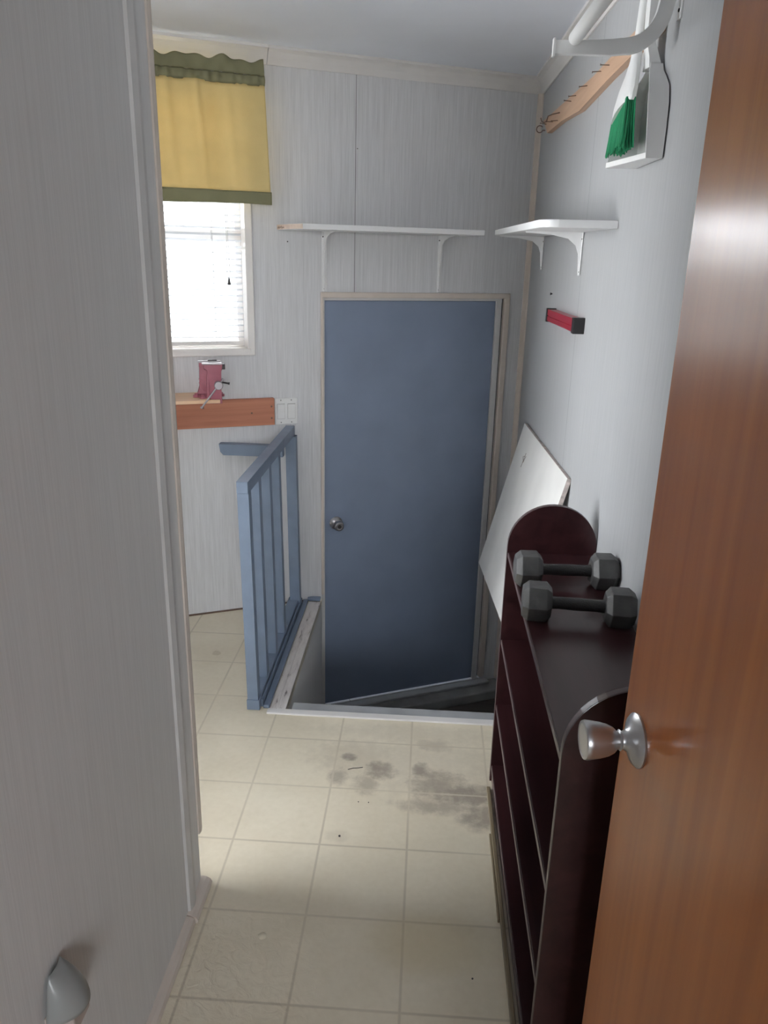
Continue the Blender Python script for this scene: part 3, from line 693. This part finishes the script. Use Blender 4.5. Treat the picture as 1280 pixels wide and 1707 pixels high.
# ------------------------------------------------------------------ blue railing at the stair well
ra = thing('stair_railing', 'blue painted wooden railing along the left edge of the stair opening', 'railing', T(-0.574, 2.358, 0))
YE = back_y(-0.60)-2.358-0.004
m = MB(); m.prism([(-0.029, 0.806), (0.009, 0.806), (0.009, 0.846), (-0.029, 0.846)], 'y', -0.006, YE-0.008, bev=0.002); m.build('top_rail', M_railblue, ra)
def posty(y0, w2=0.038, d=0.038, x0=-0.019, x1=0.019, z0=0.042, name='baluster'):
    m = MB()
    # leaning very slightly out with height
    pts = lambda z, dx: [(x0+dx, y0, z), (x1+dx, y0, z), (x1+dx, y0+d, z), (x0+dx, y0+d, z)]
    m.loft([pts(z0, 0), pts(0.807, -0.010)]); return m.build(name, M_railblue, ra)
posty(0.0, z0=0.0, name='near_post'); 
for y_ in (0.155, 0.335, 0.513): posty(y_)
posty(YE-0.058, d=0.042, x0=-0.015, x1=0.030, z0=0.0, name='wall_post')
m = MB(); m.box(-0.022, 0.024, -0.004, 0.040, 0, 0.040, 0.002); m.build('post_foot', M_railblue, ra)
m = MB(); m.box(-0.026, 0.022, 0.040, YE-0.02, 0.0, 0.042, 0.003); m.build('bottom_rail', M_railblue, ra)
m = MB(); m.box(0.024, 0.032, 0.02, YE-0.0, 0.0, 0.030, 0.002); m.box(0.034, 0.056, 0.01, YE+0.02, 0.0, 0.014, 0.003); m.build('side_strip', M_railblue, ra)
m = MB(); m.prism([(-0.285, 0.752), (-0.29, 0.786), (-0.02, 0.786), (-0.02, 0.738), (-0.272, 0.738)], 'y', 0.75, 0.788, bev=0.0015); m.build('cross_rail', M_railblue, ra)
m = MB(); m.box(0.052, 0.112, back_y(-0.49)-2.358-0.030, back_y(-0.49)-2.358-0.003, 0.004, 0.018, 0.002); m.build('end_block', M_railblue, ra)

# ------------------------------------------------------------------ white board leaning on the right wall
def board_obj():
    th = 0.014
    Ptop = Vector((0.446+0.32*0.0257-0.002, 3.40, 0.856)); Pbot = Vector((0.289, 3.385, 0.190))
    dn = (Pbot-Ptop); ln = dn.length; z_ = -dn.normalized(); y_ = Vector((0.0257, -1, 0)).normalized(); y_ = (y_ - z_*y_.dot(z_)).normalized()
    x_ = z_.cross(y_)                                    # normal
    mw = Matrix((( x_.x, y_.x, z_.x, Pbot.x), (x_.y, y_.y, z_.y, Pbot.y), (x_.z, y_.z, z_.z, Pbot.z), (0, 0, 0, 1)))
    return mw, ln
mw, ln = board_obj()
bo = thing('leaning_board', 'white panel leaning against the right wall above the stairs', 'board', mw)
m = MB(); m.prism([(0, 0), (0.0, ln), (0.96, ln), (0.96, 0.07)], 'x', -0.015, 0.0, bev=0.0008); m.build('panel', M_board, bo)
m = MB(); m.prism([(0.960, 0.07), (0.960, ln), (0.962, ln), (0.962, 0.07)], 'x', -0.0145, -0.0005); m.box(-0.0145, -0.0005, 0.0, 0.96, ln-0.0001, ln+0.0012); tag(m.build('rough_edge', M_boardedge, bo), 'chipped raw edge')
m = MB()
for (y0, z0, y1, z1) in ((0.23, ln-0.10, 0.20, ln-0.108), (0.20, ln-0.108, 0.235, ln-0.125), (0.235, ln-0.085, 0.222, ln-0.15), (0.252, ln-0.095, 0.235, ln-0.125)):
    for xs in (-0.0153,): m.tube([(xs, y0, z0), (xs, y1, z1)], 0.0011, 5)
m.build('pencil_mark', M_rust, bo)

# ------------------------------------------------------------------ bookcase
BX0, BX1, BY0, BY1 = 0.243, 0.488, 1.080, 2.052
bc = thing('bookcase', 'dark red stained bookcase with arched end panels along the right wall', 'bookcase', T(BX0, BY0, 0))
W_ = BX1-BX0; LEN = BY1-BY0
def arch(zt=0.905):
    pts = [(0, 0.0), (0, zt-W_/2*1.02)]
    for k in range(1, 24): a = PI - PI*k/24; pts.append((W_/2+W_/2*math.cos(a), zt-W_/2+W_/2*math.sin(a)))
    pts += [(W_, zt-W_/2*1.02), (W_, 0)]
    return pts
for (y0, y1) in ((0, 0.018), (LEN-0.018, LEN)):
    m = MB(); m.prism(arch(), 'y', y0, y1, bev=0.0015); sp = m.build('side_panel', M_case, bc)
    m = MB()
    a_ = arch(); ring = []
    for i in range(len(a_)-1):
        pass
    m2 = [(p_[0]-0.0004 if p_[0] < W_/2 else p_[0]+0.0004, p_[1]+0.0003) for p_ in a_]
    # paler front edge band that follows the arch, a painted highlight
    for i in range(len(a_)-1):
        p0, p1 = m2[i], m2[i+1]
        q0, q1 = a_[i], a_[i+1]
        vs = [m.bm.verts.new(v) for v in ((p0[0], y0+0.003, p0[1]), (p1[0], y0+0.003, p1[1]), (p1[0], y1-0.003, p1[1]), (p0[0], y1-0.003, p0[1]))]
        m.bm.faces.new(vs)
    m.build('edge_band', M_caseedge, sp)
for z_ in (0.765, 0.492, 0.273, 0.058):
    m = MB(); m.box(0.004, W_-0.004, 0.018, LEN-0.018, z_-0.016, z_, 0.001); s_ = m.build('shelf', M_case, bc)
    m = MB(); m.box(0.0015, 0.0042, 0.019, LEN-0.019, z_-0.0145, z_-0.0008, 0.0008); m.build('shelf_edge', M_caseedge, s_)
m = MB(); m.box(0.006, 0.018, 0.018, LEN-0.018, 0.0, 0.041, 0.001); m.build('kick_board', M_case, bc)
m = MB(); m.box(W_-0.006, W_-0.001, 0.018, LEN-0.018, 0.04, 0.75); m.build('back_panel', M_case, bc)
fs = thing('floor_moulding', 'thin olive brown moulding lying along the foot of the dark bookcase', 'moulding', T(0.230, 1.09, 0))
m = MB(); m.box(0.0, 0.011, 0, 0.90, 0, 0.014, 0.002); m.build('strip', M_olive, fs)
m = MB(); m.box(-0.006, 0.0, 0.40, 0.70, 0, 0.010, 0.002); m.build('short_piece', M_olive, fs)

# ------------------------------------------------------------------ dumbbells
def hexring(cx, r, rot=PI/6):
    return [(cx, r*math.cos(rot+PI/3*k), r*math.sin(rot+PI/3*k)) for k in range(6)]
def make_db(label, x, y, rz, L_=0.262, af=0.078, roll_=0.0):
    r = af/math.sqrt(3)                                # circumradius from the width across flats
    o = thing('dumbbell', label, 'dumbbell', T(x, y, 0.765 + af/2 + 0.0005) @ Matrix.Rotation(rz, 4, 'Z'), 'pair of grey hex dumbbells')
    for sgn in (-1, 1):
        m = MB(); hl = 0.066; e = sgn*L_/2
        # the rounded hex head lies on one flat
        m.loft([hexring(e, r*0.76, 0), hexring(e-sgn*0.014, r, 0), hexring(e-sgn*(hl-0.012), r, 0), hexring(e-sgn*hl, r*0.72, 0)])
        h = m.build('head', M_iron, o)
        bv = h.modifiers.new('b', 'BEVEL'); bv.width = 0.0014; bv.segments = 2
    m = MB(); xa = L_/2-0.062
    m.lathe([(0.0155, 0), (0.0140, 0.02), (0.0150, xa), (0.0140, 2*xa-0.02), (0.0155, 2*xa)], (-xa, 0, 0), (1, 0, 0), 24)
    m.build('handle', M_ironbar, o, smooth=True)
    return o
make_db('grey hex dumbbell on the bookcase top, the one nearer the arched far end panel', 0.366, 1.815, math.radians(1), 0.255, 0.082)
make_db('grey hex dumbbell on the bookcase top, the one nearer the wooden door', 0.360, 1.612, math.radians(-5), 0.250, 0.081)

# ------------------------------------------------------------------ things on the right wall
hr = thing('hook_rack', 'pine board on the right wall studded with nails and wire hooks', 'hook rack', MB_RIGHT @ T(0, -1.0, 2.05))
# local y: wall coordinate; 0 is 2.72 deep
def wy(y): return y-2.72
m = MB(); m.prism([(wy(1.965), -0.022), (wy(1.965), 0.030), (wy(2.6), 0.018), (wy(3.50), 0.040), (wy(3.53), 0.045), (wy(3.40), -0.022), (wy(3.1), -0.026), (wy(2.78), -0.046), (wy(2.4), -0.030)], 'x', -0.020, 0, bev=0.001)
m.build('board', M_rack, hr)
m = MB(); m.lathe([(0.014, 0), (0.012, 0.001), (0, 0.001)], (-0.0205, wy(2.02), 0.004), (-1, 0, 0), 16); m.build('knot', M_rust, hr)
nails = [(3.28, 0.000), (3.44, 0.015), (2.93, 0.008), (2.85, 0.012), (2.68, 0.008), (2.50, 0.010), (2.40, 0.004), (3.17, -0.012), (2.05, -0.004)]
for (y_, z_) in nails:
    m = MB(); dz = random.uniform(-0.004, 0.008)
    m.tube([(-0.016, wy(y_), z_), (-0.044, wy(y_)+random.uniform(-0.006, 0.006), z_+dz)], 0.0012, 6); m.lathe([(0.003, 0), (0.003, 0.001), (0, 0.001)], (-0.044, wy(y_), z_+dz), (-1, 0, 0), 8)
    m.build('nail', M_rust, hr)
m = MB(); y0 = wy(3.14)
m.tube([(-0.016, y0, 0.010), (-0.045, y0+0.005, 0.004), (-0.060, y0+0.01, -0.002), (-0.064, y0+0.01, -0.018), (-0.072, y0+0.01, -0.024), (-0.082, y0+0.01, -0.020), (-0.086, y0+0.01, -0.008)], 0.0018, 8); m.build('wire_hook', M_rust, hr, smooth=True)
m = MB(); y0 = wy(3.47); pts = [(-0.018, y0, -0.002), (-0.026, y0, -0.002)]
for k in range(11): a = -PI*0.1 - 1.7*PI*k/10; pts.append((-0.040+0.013*math.cos(a), y0, 0.002+0.013*math.sin(a)))
m.tube(pts, 0.0020, 8); m.build('cup_hook', M_rust, hr, smooth=True)

# dustpan: local frame on the right wall, x = -distance from wall, y along the wall, z up
def TRW(y_, z_): return MB_RIGHT @ T(0, (y_-3.72)/math.cos(RA), z_)
dp = thing('dustpan', 'white plastic dustpan hanging flat on the right wall', 'dustpan', TRW(1.965, 1.76))
def pan_ring(z, y0, y1, d0, d1, d2, t=0.0025):
    return [(-d0, y0, z), (-d1, y0, z), (-d1, y0+t, z), (-d0-t, y0+t, z), (-d0-t, y1-t, z), (-d2, y1-t, z), (-d2, y1, z), (-d0, y1, z)]
m = MB()
m.loft([pan_ring(0.0, -0.105, 0.100, 0.004, 0.040, 0.078), pan_ring(0.06, -0.106, 0.100, 0.004, 0.045, 0.066), pan_ring(0.11, -0.103, 0.096, 0.004, 0.048, 0.055), pan_ring(0.145, -0.090, 0.085, 0.004, 0.046, 0.045), pan_ring(0.168, -0.060, 0.055, 0.004, 0.040, 0.036), pan_ring(0.185, -0.034, 0.030, 0.004, 0.035, 0.030), pan_ring(0.20, -0.024, 0.022, 0.004, 0.030, 0.026)])
m.build('tray', M_plastic, dp, smooth=True)
m = MB(); m.prism([(-0.004, -0.104), (-0.040, -0.104), (-0.078, 0.099), (-0.004, 0.099)], 'z', 0.0, 0.012, bev=0.001); m.build('lip', M_plastic, dp)
m = MB()
def hring(z, wd, d0, d1): return [(-d0, -wd, z), (-d1, -wd, z), (-d1-0.003, 0, z), (-d1, wd, z), (-d0, wd, z)]
m.loft([hring(0.192, 0.026, 0.006, 0.034), hring(0.215, 0.017, 0.012, 0.034), hring(0.245, 0.016, 0.024, 0.042), hring(0.31, 0.017, 0.026, 0.044), hring(0.345, 0.015, 0.026, 0.044), hring(0.352, 0.008, 0.028, 0.042)])
m.build('handle', M_plastic, dp, smooth=True)
hb = thing('hand_brush', 'white hand brush with green bristles clipped in the dustpan', 'brush', TRW(1.992, 1.80))
m = MB()
def bring(z, y0, y1, d0, d1, sk=0.0, n=16):
    c = ((y0+y1)/2, (d0+d1)/2); a, b_ = (y1-y0)/2, (d1-d0)/2
    return [(-(c[1]+b_*math.cos(2*PI*k/n)), c[0]+a*math.sin(2*PI*k/n), z - sk*a*math.sin(2*PI*k/n)) for k in range(n)]
m.loft([bring(0.070, -0.048, 0.084, 0.044, 0.082, 0.30), bring(0.088, -0.052, 0.080, 0.044, 0.082, 0.25), bring(0.115, -0.052, 0.055, 0.044, 0.078), bring(0.145, -0.036, 0.030, 0.042, 0.070), bring(0.175, -0.018, 0.014, 0.040, 0.064), bring(0.21, -0.012, 0.012, 0.040, 0.060), bring(0.26, -0.012, 0.012, 0.040, 0.058), bring(0.295, -0.013, 0.013, 0.038, 0.056), bring(0.305, -0.008, 0.008, 0.042, 0.054)])
m.build('brush_handle', M_plastic, hb, smooth=True)
m = MB()
for i in range(22):
    for j in range(5):
        u = i/21; y_ = -0.042+0.118*u; d_ = 0.055+0.0042*j
        zt = 0.095 - 0.035*u; sp_ = (u-0.5)*0.020 + random.uniform(-0.002, 0.002)
        zb_ = -0.008 + random.uniform(-0.006, 0.006) - 0.004*u
        m.tube([(-d_, y_, zt), (-d_-(j-2)*0.001, y_+sp_*0.5, (zt+zb_)/2), (-d_-(j-2)*0.003, y_+sp_, zb_)], [0.0028, 0.0028, 0.0016], 5)
tag(m.build('bristles', M_green, hb), 'green bristles with dusty tips')

# closet rod and its brackets
def rod_bracket(y_, label):
    o = thing('rod_bracket', label, 'bracket', TRW(y_, 1.97), 'closet rod brackets')
    m = MB(); t = 0.0022; W2 = 0.0155
    path = [(-0.255, 0.0), (-0.20, 0.0), (-0.14, 0.001), (-0.11, 0.004)]
    for k in range(1, 10): a = -PI/2 + PI/2*k/9*0.93; path.append((-0.110+0.078*math.cos(a), 0.086+0.082*math.sin(a)))
    path += [(-0.026, 0.12), (-0.016, 0.17)]
    # channel: web facing along the wall
    prv = None; rings = []
    for i, pth in enumerate(path):
        p0 = Vector(path[max(i-1, 0)]); p1 = Vector(path[min(i+1, len(path)-1)]); d = (p1-p0).normalized(); nrm = Vector((-d.y, d.x)); wv = W2*(0.82 if i < 2 else 0.95 if i < 4 else 1.0)
        a = Vector(pth)+nrm*wv; b_ = Vector(pth)-nrm*wv
        rings.append([(a.x, -0.008, a.y), (a.x, 0.008, a.y), (a.x-nrm.x*t, 0.008, a.y-nrm.y*t), (a.x-nrm.x*t, -0.006, a.y-nrm.y*t), (b_.x+nrm.x*t, -0.006, b_.y+nrm.y*t), (b_.x+nrm.x*t, 0.008, b_.y+nrm.y*t), (b_.x, 0.008, b_.y), (b_.x, -0.008, b_.y)])
    m.loft(rings); m.box(-0.258, -0.254, -0.009, 0.009, -0.017, 0.017)
    m.build('arm', M_white, o)
    m = MB(); m.box(-0.004, 0, -0.012, 0.012, 0.055, 0.24, 0.001); m.build('wall_plate', M_white, o)
    m = MB(); m.lathe([(0.004, 0), (0.003, 0.002), (0, 0.002)], (-0.004, 0, 0.072), (-1, 0, 0), 10); m.build('screw', M_dark, o)
    return o
rod_bracket(1.87, 'white curved steel rod bracket above the hook rack')
cr_ = thing('closet_rod', 'white closet rod resting in the curved bracket at the top right', 'rod', TRW(1.862, 1.985))
m = MB(); m.lathe([(0.008, 0), (0.0125, 0.002), (0.0140, 0.006), (0.0140, 0.80), (0.010, 0.802)], (-0.215, 0, 0), (0, -1, 0), 24); m.build('tube', M_plastic, cr_, smooth=True)

# red tool holder
rh = thing('tool_holder', 'red metal bar with black end caps fixed to the right wall', 'tool holder', TRW(2.73, 1.355))
m = MB(); m.prism([(-0.002, -0.020), (-0.032, -0.020), (-0.032, -0.004), (-0.029, -0.003), (-0.029, 0.000), (-0.032, 0.001), (-0.032, 0.021), (-0.002, 0.021)], 'y', -0.235, 0.235); m.build('rail', M_red, rh)
for (a, b_) in ((-0.262, -0.235), (0.235, 0.25)):
    m = MB(); m.box(-0.036, 0, a, b_, -0.024, 0.025, 0.002); m.build('end_cap', M_black, rh)
# loose screws and nail holes on the walls
def wallscrew(name, label, mw, r=0.0035, grp=None):
    m = MB(); m.lathe([(r*0.5, 0), (r*0.5, 0.004), (r, 0.005), (r*0.8, 0.0075), (0, 0.0075)], (0, 0, 0), (0, -1, 0), 10)
    tag(m.build(name, M_dark, mw=mw), label, 'screw', grp)
RR = Matrix.Rotation(-PI/2, 4, 'Z')
wallscrew('screw', 'small dark screw in the right wall above the red bar', TRW(3.085, 1.427) @ RR, 0.005)
wallscrew('screw', 'tiny dark screw head on the right wall between brush and wooden door', TRW(1.885, 1.854) @ RR, 0.0028)
wallscrew('screw', 'small dark screw in the angled wall under the left end of the long shelf', TB(-1.13, 0, 1.597), 0.0028)
wallscrew('screw', 'tiny nail head high on the angled wall between curtain and corner', TB(-0.837, 0, 1.958), 0.002)

# night light in its outlet on the left wall
ou = thing('wall_outlet', 'beige outlet plate low on the left wall', 'outlet', T(PX, 0.850, 0.402))
m = MB(); m.box(0, 0.006, -0.036, 0.036, -0.058, 0.058, 0.002); m.build('cover_plate', M_beigeplate, ou)
m = MB(); m.box(0.006, 0.0085, -0.016, 0.016, -0.043, -0.012, 0.001); rc = m.build('receptacle', M_beigeplate, ou)
m = MB(); m.box(0.0085, 0.0090, -0.008, -0.005, -0.034, -0.024); m.box(0.0085, 0.0090, 0.005, 0.008, -0.034, -0.024); m.build('slot', M_dark, rc)
nl = thing('night_light', 'plug-in night light with curved pale shade low on the left wall', 'night light', T(PX, 0.850, 0.435))
m = MB(); m.box(0.0065, 0.040, -0.026, 0.026, -0.018, 0.020, 0.003); m.build('body', M_beigeplate, nl)
m = MB()
def shade(u, v):
    a = -PI/2 + PI*u                                    # wraps the front
    wd = 0.040*(1-0.55*v**1.8); dp_ = 0.046*(1-0.93*v**2.0)
    return (0.006 + dp_*math.cos(a)*1.0 + 0.0, wd*math.sin(a), 0.018 + 0.070*v)
m.grid(shade, 24, 12); o = m.build('shade', M_nlshade, nl, smooth=True)
sm = o.modifiers.new('s', 'SOLIDIFY'); sm.thickness = 0.002

# bits on the floor
m = MB(); m.lathe([(0.011, 0), (0.009, 0.0012), (0.005, 0.0026), (0.002, 0.0031), (0, 0.0032)], (0, 0, 0), (0, 0, 1), 20)
tag(m.build('floor_blister', M_blister, mw=T(-0.340, 1.407, -0.0002), smooth=True), 'small raised bump in the beige vinyl near the left wall', 'floor bump')
m = MB(); m.tube([(-0.022, -0.006, 0.0012), (-0.006, 0.002, 0.0015), (0.012, 0.005, 0.0012), (0.024, 0.009, 0.0012)], 0.0011, 5)
tag(m.build('twig', M_dark, mw=T(-0.180, 2.055, 0)), 'thin dark twig lying among the floor stains', 'twig')
crumbs = [(-0.195, 1.752, 0.004, 'largest dark crumb, in the middle of the floor'), (0.155, 1.33, .0028, 'dark speck on the floor tile near the bookcase foot'),
          (-0.155, 1.90, .002, 'tiny speck on the floor below the stain, left one'), (-0.125, 1.90, .002, 'tiny speck on the floor below the stain, right one'), (-0.62, 3.02, .004, 'dark crumb on the floor behind the railing near the angled wall')]
for (x_, y_, r_, lb) in crumbs:
    m = MB(); bmesh.ops.create_icosphere(m.bm, subdivisions=1, radius=r_)
    for v in m.bm.verts: v.co = v.co*random.uniform(0.7, 1.2); v.co.z *= 0.6
    tag(m.build('crumb', M_dark, mw=T(x_, y_, r_*0.5)), lb, 'crumb', 'crumbs on the floor')
